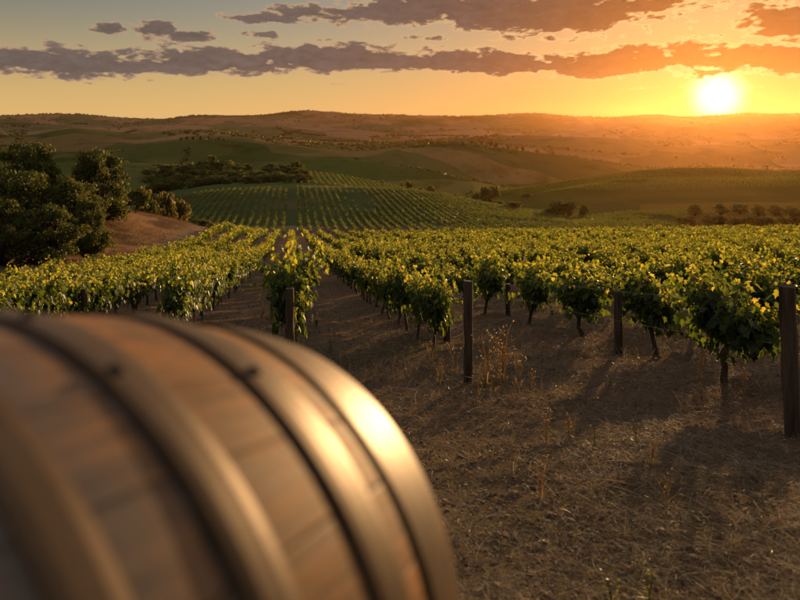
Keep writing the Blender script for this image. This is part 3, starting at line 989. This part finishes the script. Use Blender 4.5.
# ------------------------------------------------------------------ trees and bushes
def crown_leaves(r, lobes, nleaf, lsize, tall):
    """leaf-clump quads over a crown made of many lobes; unit crown: radius 1, height from 0 to tall"""
    P_, N_, T_ = [], [], []
    for (c, rad) in lobes:
        n = int(nleaf * rad ** 2)
        v = r.normal(0, 1, (n, 3)); v /= np.linalg.norm(v, axis=1)[:, None]
        v[:, 2] = np.where(v[:, 2] < -.3, -v[:, 2], v[:, 2])
        rr = rad * (r.random(n) ** .35) * r.uniform(.85, 1.18, n)
        P_.append(c + v * rr[:, None] * np.array([1, 1, .8])); N_.append(v + r.normal(0, .7, (n, 3)))
        T_.append(np.clip(r.normal(.45, .22, n) + r.normal(0, .12), 0, 1))
    P_, N_, T_ = np.concatenate(P_), np.concatenate(N_), np.concatenate(T_)
    D_ = r.normal(0, 1, P_.shape)
    sx, dy, nz = frames(N_, D_)
    sz = lsize * r.uniform(.6, 1.4, len(P_))[:, None]
    f = r.uniform(-.1, .4, len(P_))[:, None]
    q = np.stack([P_, P_ + sz * (.5 * sx + .5 * dy + f * nz), P_ + sz * dy * 1.1, P_ + sz * (-.5 * sx + .5 * dy + f * nz)], 1)
    return q.reshape(-1, 3), T_


def make_tree(seed, nl=26, nleaf=1500, lsize=.055, tall=1.5, bare=.35, mat=M_tree, spread=.75, lob=(.22, .42), billows=0):
    r = np.random.default_rng(seed)
    lobes = []
    major = []
    for k in range(billows):
        a = 2.4 * k + r.uniform(-.5, .5); zf = (k + .5) / billows
        rr = spread * (.95 - .75 * max(0, zf - .35) / .65) * r.uniform(.55, 1.05) * (.8 if zf < .15 else 1)
        major.append((np.array([rr * math.cos(a), rr * math.sin(a), bare + .15 + zf * (tall - bare - .45)]), r.uniform(.26, .40)))
    for k in range(nl):
        a = r.uniform(0, 2 * np.pi); rad = r.uniform(*lob)
        zf = r.uniform(0, 1)
        if major:
            c0, R_ = major[k % billows]
            v = r.normal(0, 1, 3); v /= np.linalg.norm(v)
            lobes.append((c0 + v * R_ * r.uniform(.35, .95) * np.array([1, 1, .7]), rad)); continue
        rr = spread * math.sqrt(r.random()) * (1 - .55 * max(0, zf - .45) / .55) * (1 if zf > .2 else .85)
        lobes.append((np.array([rr * math.cos(a), rr * math.sin(a), bare + rad * .6 + zf * (tall - bare - 1.3 * rad)]), rad))
    V, T = crown_leaves(r, lobes, nleaf, lsize, tall)
    crown = mesh('crown', V, [np.arange(len(V)).reshape(-1, 4)], False, [mat], fcol=T)
    b = Bag()
    b.add(*tube([(0, 0, -.15), (.01, .01, bare * .5), (.03, -.02, bare + .25), (0, .02, tall * .7)], [.10, .075, .055, .02], 8))
    for (c, rad) in lobes[::2]:
        z0 = bare * r.uniform(.7, 1.3)
        b.add(*tube([(0, 0, z0), (c[0] * .5, c[1] * .5, (z0 + c[2]) / 2 + .03), tuple(c)], [.04, .026, .008], 5))
    return b.mesh('trunk', M_trunk, True), crown


OAKS = [make_tree(300 + i, 120, 3400, .042, 1.6, .04, spread=.82, lob=(.11, .22), billows=13) for i in range(4)]
FLUFF = [make_tree(320 + i, 120, 3600, .045, 1.5, .02, spread=.8, lob=(.09, .19), billows=16) for i in range(2)]
SMALL = [make_tree(340 + i, 24, 600, .11, 1.5, .03, spread=.66, lob=(.24, .42)) for i in range(5)]
BUSH = [make_tree(360 + i, 14, 700, .12, 1.0, 0.0, mat=M_bush, spread=.7, lob=(.25, .42)) for i in range(4)]
DBUSH = [make_tree(380 + i, 14, 700, .11, 1.1, 0.0, spread=.7, lob=(.25, .42)) for i in range(3)]


def place_tree(kind, px, ytop, d, wpx, label, group, name='tree', cat='tree', hmax=None):
    proto = rnd.choice(kind)
    g = on(px, d)
    h = (HY - ytop) * d / F - g.z
    tall = max(v.co.z for v in proto[1].vertices)
    w = wpx / F * d / 2 / .98
    h = min(max(h, w * .7), w * 3.2)
    if cat == 'bush': h = min(h, w * 2.1)
    if hmax: h = min(h, hmax)
    g.z -= .02 * h
    root = link(name, None, None, g, rnd.uniform(0, 6.28), (w, w, h / tall))
    tag(root, label, cat, group)
    link('trunk', proto[0], root); link('crown', proto[1], root)
    return root


G_L = 'dark trees on the left slope'
place_tree(OAKS, 26, 138, 76, 92, 'tallest dark oak at the upper left with a rounded top', G_L, 'oak_tree')
place_tree(OAKS, 99, 145, 82, 80, 'dark spreading oak right of the tallest one above the brown slope', G_L, 'oak_tree')
place_tree(OAKS, 74, 170, 66, 84, 'dark oak in front of the two tall ones reaching down to the vines', G_L, 'oak_tree')
place_tree(OAKS, 20, 166, 62, 104, 'broad shadowy oak in the middle of the left tree clump', G_L, 'oak_tree')
place_tree(FLUFF, 2, 193, 53, 62, 'feathery lighter green tree cut by the left edge', G_L, 'feathery_tree')
place_tree(FLUFF, 46, 200, 55, 84, 'low feathery tree at the foot of the left clump above the vines', G_L, 'feathery_tree')
place_tree(OAKS, 88, 192, 60, 46, 'lowest dark oak at the right foot of the left tree clump', G_L, 'oak_tree')
place_tree(OAKS, -32, 150, 70, 80, 'oak partly beyond the left edge of the picture', G_L, 'oak_tree')
place_tree(DBUSH, 88, 222, 60, 26, 'dark bush between the left trees and the bare brown slope', 'bushes on the left slope', 'bush', 'bush')
G_B = 'bushes on the left slope'
place_tree(DBUSH, 136, 185, 98, 32, 'dark round bush at the top of the brown slope', G_B, 'bush', 'bush')
place_tree(DBUSH, 148, 198, 104, 22, 'small dark bush just below the round one on the brown slope', G_B, 'bush', 'bush')
place_tree(BUSH, 146, 176, 128, 40, 'orange lit scrub bush above the round dark bush', G_B, 'bush', 'bush')
place_tree(BUSH, 164, 186, 130, 38, 'tawny scrub bush on the skyline of the brown slope', G_B, 'bush', 'bush')
place_tree(BUSH, 180, 196, 135, 34, 'tawny low bush at the far end of the brown slope', G_B, 'bush', 'bush')
place_tree(DBUSH, 122, 190, 96, 28, 'dark bush tucked between oak and round bush', G_B, 'bush', 'bush')
place_tree(DBUSH, 195, 219, 112, 18, 'dark bush standing above the left vine rows near the track', G_B, 'bush', 'bush')
place_tree(BUSH, 203, 229, 112, 20, 'low brown bush beside the dark one above the left vines', G_B, 'bush', 'bush')
place_tree(BUSH, 218, 232, 122, 22, 'flat bush beside the left end of the cross track', G_B, 'bush', 'bush')
place_tree(BUSH, 212, 219, 150, 14, 'small sunlit bush below the green left terrace', G_B, 'bush', 'bush')
for i in range(150):
    px = rnd.uniform(150, 306)
    d = rnd.choice((rnd.uniform(294, 318), rnd.uniform(322, 400), rnd.uniform(322, 400)))
    yt = 182 - (d - 296) / 104 * 20 + rnd.uniform(-4, 4) + max(0, (190 - px) * .12)
    place_tree(SMALL + DBUSH, px, yt, d, rnd.choice((9, 12, 15, 18, 24)), 'dark rounded tree in the dense wood below the left fields', 'trees of the dense wood below the left fields', 'small_tree', hmax=14)
place_tree(SMALL, 212, 154, 396, 17, 'tallest round tree standing out above the dense wood', 'trees of the dense wood below the left fields', 'round_tree', hmax=17)
place_tree(SMALL, 295.5, 160, 380, 12, 'lone round tree at the right end of the dense wood', 'trees of the dense wood below the left fields', 'round_tree', hmax=16)
for (px, yt, w) in ((382, 174, 10), (391, 175, 14), (400, 174, 14), (409, 176, 14), (418, 180, 12), (422, 183, 12), (430, 181, 15), (438, 186, 10)):
    place_tree(SMALL, px, yt, 430 + rnd.uniform(-8, 14), w, 'dark tree of the short row at the right foot of the knoll', 'tree row at the right foot of the knoll', 'small_tree', hmax=13)
for (px, yt, w, lab) in ((557, 198, 24, 'largest dark tree of the clump left of the round hill'), (570, 199, 22, 'second dark tree of the clump left of the round hill'), (584, 203, 14, 'small tree at the right end of the clump below the round hill'), (548, 208, 14, 'small tree at the left end of the clump below the round hill')):
    place_tree(SMALL, px, yt, 252, w, lab, 'tree clump below the round hill', 'small_tree')
place_tree(BUSH, 514, 207, 255, 24, 'bright yellow green bush left of the dark tree clump', 'bushes in the middle valley', 'bush', 'bush')
for (px, yt, w) in ((486, 183, 12), (494, 183, 12), (476, 190, 13), (488, 196, 14), (500, 199, 14), (512, 203, 12), (527, 207, 12), (466, 194, 10), (456, 192, 9)):
    place_tree(SMALL + DBUSH, px, yt, 330 + rnd.uniform(0, 60), w * 1.35, 'dark tree in the hollow between knoll and round hill', 'trees in the hollow between knoll and round hill', 'small_tree', hmax=14)
for (px, yt, w) in ((524, 177, 9), (532, 178, 8), (540, 176, 9), (551, 174, 10), (560, 174, 10), (568, 173, 10)):
    place_tree(SMALL, px, yt, 600, w, 'dark tree of the line behind the left shoulder of the round hill', 'trees behind the left shoulder of the round hill', 'small_tree', hmax=13)
for i, (px, w, yt) in enumerate(((695, 20, 204), (721, 19, 203), (740, 21, 203), (759, 17, 204), (775, 20, 204), (791, 18, 205), (808, 18, 205))):
    place_tree(SMALL, px, yt, 236 + rnd.uniform(-6, 6), w, '%s rounded tree from the left in the hazy tree row under the sun' % ORD[i], 'hazy tree row under the sun', 'round_tree', hmax=9)
for (px, w, yt) in ((710, 16, 214), (722, 18, 214), (737, 15, 216), (748, 14, 215), (758, 17, 216), (770, 15, 215), (784, 16, 216), (796, 16, 215), (680, 12, 216), (690, 14, 215)):
    place_tree(BUSH, px, yt, 212 + rnd.uniform(-6, 6), w * 1.4, 'pale bush in front of the hazy tree row under the sun', 'pale bushes in front of the hazy tree row', 'bush', 'bush', hmax=5)
for (px, yt, w) in ((432, 142.5, 5), (472, 141, 6), (481.6, 141, 5), (491, 142, 7), (496, 143, 5), (508, 145, 5), (517, 146.5, 6), (523, 147, 5), (537, 150, 6), (553, 152, 4)):
    place_tree(SMALL, px, yt - 1, 1100, w, 'tiny dark tree on the crest of the dark hill right of centre', 'tiny trees on the crest of the dark hill', 'small_tree', hmax=11)
for (px, yt) in ((181, 138), (187, 137), (193.6, 136.5), (201, 136.5), (209.6, 136.6), (220, 137.6)):
    place_tree(SMALL, px, yt - 1.2, 1100, 4.5, 'tiny dark tree of the line on the green hill at the left', 'tiny tree line on the green hill at the left', 'small_tree', hmax=9)
for (px, yt) in ((337, 142), (342, 142), (351, 142.5), (360, 142.5), (368, 142.8), (316, 143)):
    place_tree(SMALL, px, yt - .5, 1350, 5, 'tiny dark tree on the plain behind the middle fields', 'tiny trees on the plain behind the middle fields', 'small_tree', hmax=12)
for i in range(22):
    px = rnd.uniform(648, 830)
    place_tree(SMALL, px, 162 + rnd.uniform(-1, 4), 880 + rnd.uniform(-40, 60), rnd.uniform(6, 11), 'hazy dark tree behind the crest of the round hill', 'hazy trees behind the crest of the round hill', 'small_tree', hmax=16)

# scrub that dots the far hills: beyond counting
def scrub():
    n = 16000
    d = np.exp(rng.uniform(math.log(900), math.log(5300), n)); px = rng.uniform(-40, 840, n)
    x = (px - 400) / F * d
    keep = fbm(x / 240, d / 240, 3, 77) > .08 + .1 * rng.random(n)
    sky = np.c_[rng.uniform(-40, 840, 900), 5190 + rng.normal(0, 25, 900)]
    x = np.r_[x[keep], (sky[:, 0] - 400) / F * sky[:, 1]]; d = np.r_[d[keep], sky[:, 1]]
    hx, hd = [], []
    for k in range(90):                           # hedgerows between the far fields
        d0 = math.exp(rng.uniform(math.log(560), math.log(3600))); x0 = (rng.uniform(-20, 820) - 400) / F * d0
        a_ = rng.uniform(0, np.pi); L_ = rng.uniform(50, 260) * (d0 / 1200) ** .5
        q_ = np.arange(0, L_, 5.5 * (d0 / 1000) ** .3)
        hx.append(x0 + np.cos(a_) * q_ + rng.normal(0, 2, len(q_))); hd.append(d0 + np.sin(a_) * q_ + rng.normal(0, 2, len(q_)))
    x = np.r_[x, np.concatenate(hx)]; d = np.r_[d, np.concatenate(hd)]
    k_ = d > 545; x, d = x[k_], d[k_]
    m = len(x); z = H(x, d)
    size = rng.uniform(2.0, 5.0, m) * np.clip(d / 1500, .55, 1.5)
    K = 16
    v = rng.normal(0, 1, (m, K, 3)); v /= np.linalg.norm(v, axis=2)[..., None]; v[..., 2] = np.abs(v[..., 2]) * .9
    c = np.stack([x, d, z], -1)[:, None] + v * size[:, None, None] * rng.uniform(.5, 1, (m, K, 1))
    c = c.reshape(-1, 3)
    sx, dy, nz = frames(v.reshape(-1, 3) + rng.normal(0, .5, c.shape), rng.normal(0, 1, c.shape))
    s = np.repeat(size, K)[:, None] * .55
    V = np.stack([c - s * sx, c - s * dy, c + s * sx, c + s * dy], 1).reshape(-1, 3)
    tag(link('scrub', mesh('scrub', V, [np.arange(len(V)).reshape(-1, 4)], False, [M_tree], fcol=rng.uniform(0, 1, len(c)))), 'scattered scrub and small trees dotting the far hills', 'scrub', kind='stuff')


scrub()

# ------------------------------------------------------------------ straw, dry grass and weeds on the near ground
def ribbons(n, length, width, lift, pxr=(-150, 1020), dr=(1.9, 40), power=1.0, tint=(.5, .22), upright=0.0, seed=1, mask=None):
    r = np.random.default_rng(seed)
    d = dr[0] * (dr[1] / dr[0]) ** (r.random(n) ** power)
    px = r.uniform(*pxr, n)
    x, y = (px - 400) / F * d, d
    if mask is not None:
        k = mask(x, y, r); x, y, d = x[k], y[k], d[k]; n = len(x)
    az = r.uniform(0, 2 * np.pi, n); L = r.uniform(*length, n); W = r.uniform(*width, n) * np.clip(d / 5, .5, 4)
    bendv = r.normal(0, .5, n); up0 = np.abs(r.normal(0, lift, n)) + upright * r.uniform(.5, 1.3, n)
    seg = 4
    pos = np.stack([x, y, H(x, y) + .004 + (r.random(n) * .03 if not upright else 0)], -1)
    pts = [pos.copy()]; el = up0.copy()
    for s in range(seg):
        st = L / seg
        pos = pos + np.stack([np.cos(az) * np.cos(el), np.sin(az) * np.cos(el), np.sin(el)], -1) * st[:, None]
        if not upright:
            pos[:, 2] = np.maximum(pos[:, 2], H(pos[:, 0], pos[:, 1]) + .004)
        pts.append(pos.copy()); az = az + bendv / seg + r.normal(0, .15, n); el = el - r.uniform(.1, .5, n) * (1 if upright else .5)
    pts = np.stack(pts, 1)
    T = np.gradient(pts, axis=1)
    side = np.cross(T, np.array([0, 0, 1.0]) + r.normal(0, .5, (n, 1, 3)))
    side /= np.linalg.norm(side, axis=2)[..., None] + 1e-9
    wt = np.array([1, 1, .9, .7, .25])
    a = pts + side * (W[:, None] * wt)[..., None] / 2; b = pts - side * (W[:, None] * wt)[..., None] / 2
    V = np.stack([a, b], 2).reshape(-1, 3)
    base = np.arange(n)[:, None, None] * 10
    f = np.array([(2 * i, 2 * i + 1, 2 * i + 3, 2 * i + 2) for i in range(seg)])[None] + base
    t = np.repeat(np.clip(r.normal(tint[0], tint[1], n), 0, 1), seg)
    return V, f.reshape(-1, 4), t


def patchy(th, sc_=.9, seed=3):
    return lambda x, y, r: fbm(x / sc_, y / sc_, 3, seed) + r.normal(0, .12, len(x)) > th


def stuff(name, parts, mat, label, cat):
    V, Fq, T, n = [], [], [], 0
    for v, f, t in parts:
        V.append(v); Fq.append(f + n); T.append(t); n += len(v)
    tag(link(name, mesh(name, np.concatenate(V), [np.concatenate(Fq)], False, [mat], fcol=np.concatenate(T))), label, cat, kind='stuff')


stuff('straw_litter', [
    ribbons(160000, (.04, .24), (.0012, .0026), .14, dr=(2.0, 34), power=.85, tint=(.48, .24), seed=5, mask=patchy(.02)),
    ribbons(36000, (.03, .11), (.003, .008), .3, dr=(2.0, 30), power=.85, tint=(.28, .2), seed=6),
    ribbons(3600, (.18, .5), (.0016, .0036), .2, dr=(2.0, 20), tint=(.62, .2), seed=7)], M_straw,
    'dry straw and broken stems littering the dirt between the vines', 'straw')
def clods(n, seed):
    r = np.random.default_rng(seed)
    d = 2.0 * (13 ** (r.random(n) ** .9)); px = r.uniform(-20, 820, n)
    x = (px - 400) / F * d
    c = np.stack([x, d, H(x, d)], -1)
    o = np.array([(1, 0, 0), (0, 1, 0), (-1, 0, 0), (0, -1, 0), (.6, .6, .6), (-.6, .5, .7), (-.1, -.7, .75), (0, 0, -.6)])
    size = r.uniform(.006, .022, n) * (1 + (r.random(n) < .06) * 1.2)
    V = c[:, None] + o[None] * size[:, None, None] * r.uniform(.6, 1.3, (n, 8, 3))
    f = np.array([(0, 1, 4), (1, 5, 4), (1, 2, 5), (2, 6, 5), (2, 3, 6), (3, 0, 6), (0, 4, 6), (4, 5, 6)])[None] + np.arange(n)[:, None, None] * 8
    return V.reshape(-1, 3), f.reshape(-1, 3), np.repeat(r.uniform(0, 1, n), 8)


stuff('soil_clods', [clods(14000, 91)], M_soil, 'crumbled earth clods scattered over the near dirt', 'soil')
stuff('dry_grass', [
    ribbons(24000, (.06, .20), (.0015, .003), .2, dr=(2.0, 26), upright=1.0, tint=(.5, .2), seed=8, mask=patchy(.10, 1.1, 12)),
    ribbons(42000, (.10, .32), (.002, .004), .2, dr=(8, 60), upright=1.1, tint=(.45, .2), seed=9, mask=patchy(.18, 1.6, 15))], M_straw,
    'thin tufts of dry grass growing across the near dirt', 'grass')
stuff('hillside_grass', [
    ribbons(26000, (.25, .7), (.006, .010), .2, pxr=(40, 270), dr=(50, 135), upright=.9, tint=(.5, .25), seed=19, mask=lambda x, y, r: (x * LAT[0] + y * LAT[1] < -14.5) & (fbm(x / 4, y / 4, 3, 44) > -.15))], M_hillgrass,
    'dry brown grass covering the bare slope at the left', 'grass')
stuff('green_grass', [
    ribbons(11000, (.04, .13), (.002, .004), .2, dr=(2.0, 22), upright=.9, tint=(.4, .25), seed=10, mask=patchy(.24, 1.3, 33)),
    ribbons(13000, (.06, .16), (.003, .006), .2, dr=(9, 60), upright=.9, tint=(.45, .25), seed=13, mask=patchy(.2, 1.8, 35))], M_weed,
    'sparse green grass and low weeds between the straw', 'grass')


def weed(seed, dry=True):
    """one weed: several branching stalks with seed heads or small leaves, unit height"""
    r = np.random.default_rng(seed)
    b = Bag()
    for k in range(r.integers(4, 8)):
        az = r.uniform(0, 6.28); ln = r.uniform(.55, 1.0); lean = r.uniform(.05, .38)
        pts = [np.array([0, 0, -.03])]
        for q in range(1, 6):
            f = q / 5
            pts.append(np.array([math.cos(az) * lean * f ** 1.6 * ln, math.sin(az) * lean * f ** 1.6 * ln, ln * f * (1 - .1 * f)]) + r.normal(0, .012, 3))
        b.add(*tube(pts, np.linspace(.011, .005, 6), 4, False), col=r.uniform(.55, .95))
        for q in range(r.integers(5, 11)):
            f = r.uniform(.35, 1.0); i = min(int(f * 5), 4); p0 = pts[i] + (pts[i + 1] - pts[i]) * (f * 5 - i)
            a2 = r.uniform(0, 6.28); l2 = r.uniform(.05, .16)
            p1 = p0 + np.array([math.cos(a2) * l2, math.sin(a2) * l2, l2 * r.uniform(.3, 1.2)])
            b.add(*tube([p0, (p0 + p1) / 2 + [0, 0, .01], p1], [.003, .0025, .002], 3, False), col=.5)
            c = p1; sx = r.normal(0, 1, 3); sx /= np.linalg.norm(sx); sy = np.cross(sx, r.normal(0, 1, 3)); sy /= np.linalg.norm(sy)
            w = r.uniform(.012, .03) * (1 if dry else 1.8)
            b.add(np.array([c - sx * w, c - sy * w * .5, c + sx * w, c + sy * w * .5]), [np.array([(0, 1, 2, 3)])], col=r.uniform(.4, 1))
    for k in range(26 if dry else 44):
        az = r.uniform(0, 6.28); l = r.uniform(.12, .42); e = r.uniform(.3, 1.3)
        o = np.array([math.cos(az), math.sin(az), 0]); sd = np.array([-o[1], o[0], 0]) * .008
        p0 = o * r.uniform(0, .08); p1 = p0 + o * l * .5 * math.cos(e) + [0, 0, l * .6 * math.sin(e)]; p2 = p0 + o * l * math.cos(e) + [0, 0, l * .75 * math.sin(e)]
        b.add(np.array([p0 - sd, p0 + sd, p1 + sd, p1 - sd, p2]), [np.array([(0, 1, 2, 3)]), np.array([(3, 2, 4)])], col=r.uniform(.2, .9))
    return b.mesh('weed', M_drystalk if dry else M_weed)


WD = [weed(500 + i) for i in range(4)]; WG = [weed(520 + i, False) for i in range(2)]
WEEDS = [(494, 397, 46, 1, 'bushy dry weed at the front of the clump by the free standing post'), (431, 372, 34, 1, 'dry weed left of the leafy row end on the aisle side'),
         (531, 398, 30, 1, 'short dry weed beyond the right side of the clump by the free standing post'), (486, 391, 62, 1, 'dry branching weed just right of the free standing post'), (503, 389, 68, 1, 'taller dry weed second to the right of the free standing post'),
         (478, 398, 36, 1, 'low dry weed at the foot of the free standing post'), (518, 393, 42, 1, 'dry weed farthest right in the clump by the free standing post'),
         (440, 385, 30, 1, 'dry weed left of the free standing post below the leaves'), (455, 376, 34, 1, 'dry weed between the leafy row end and the free standing post'),
         (546, 446, 40, 1, 'slender dry stalks alone in the straw below the mid row'), (570, 447, 30, 1, 'dry stalk pair right of the slender stalks in the straw'),
         (652, 478, 34, 1, 'reddish dry weed in the straw at right of centre'), (540, 497, 44, 1, 'leaning dry weed in the straw near the barrel side'),
         (667, 512, 36, 1, 'dry stalk with yellow leaf above the green tuft'), (715, 470, 24, 1, 'short dry weed on bare dirt toward the right edge'),
         (612, 598, 52, 0, 'green leafy tuft at the bottom right of the picture'), (650, 584, 44, 0, 'yellowish green weed beside the bottom tuft'),
         (595, 455, 28, 0, 'small green weed in the dirt near the slender dry stalks'), (636, 452, 26, 0, 'low green weed right of the small one in the dirt'),
         (330, 350, 24, 0, 'green weed in the aisle right of the lone post'), (700, 385, 34, 1, 'dry weed lit orange beside the biggest vine trunk'),
         (745, 398, 30, 1, 'dry weed between the biggest vine trunk and the thick edge post'), (640, 375, 26, 1, 'dry weed in front of the slim post at right')]
for (px, py, hp, dry, lab) in WEEDS:
    g = at(px, py); h = hp / F * g.y
    o = link('dry_weed' if dry else 'green_weed', rnd.choice(WD if dry else WG), None, (g.x, g.y, g.z), rnd.uniform(0, 6.28), (h, h, h))
    tag(o, lab, 'weed', 'weeds on the near dirt')
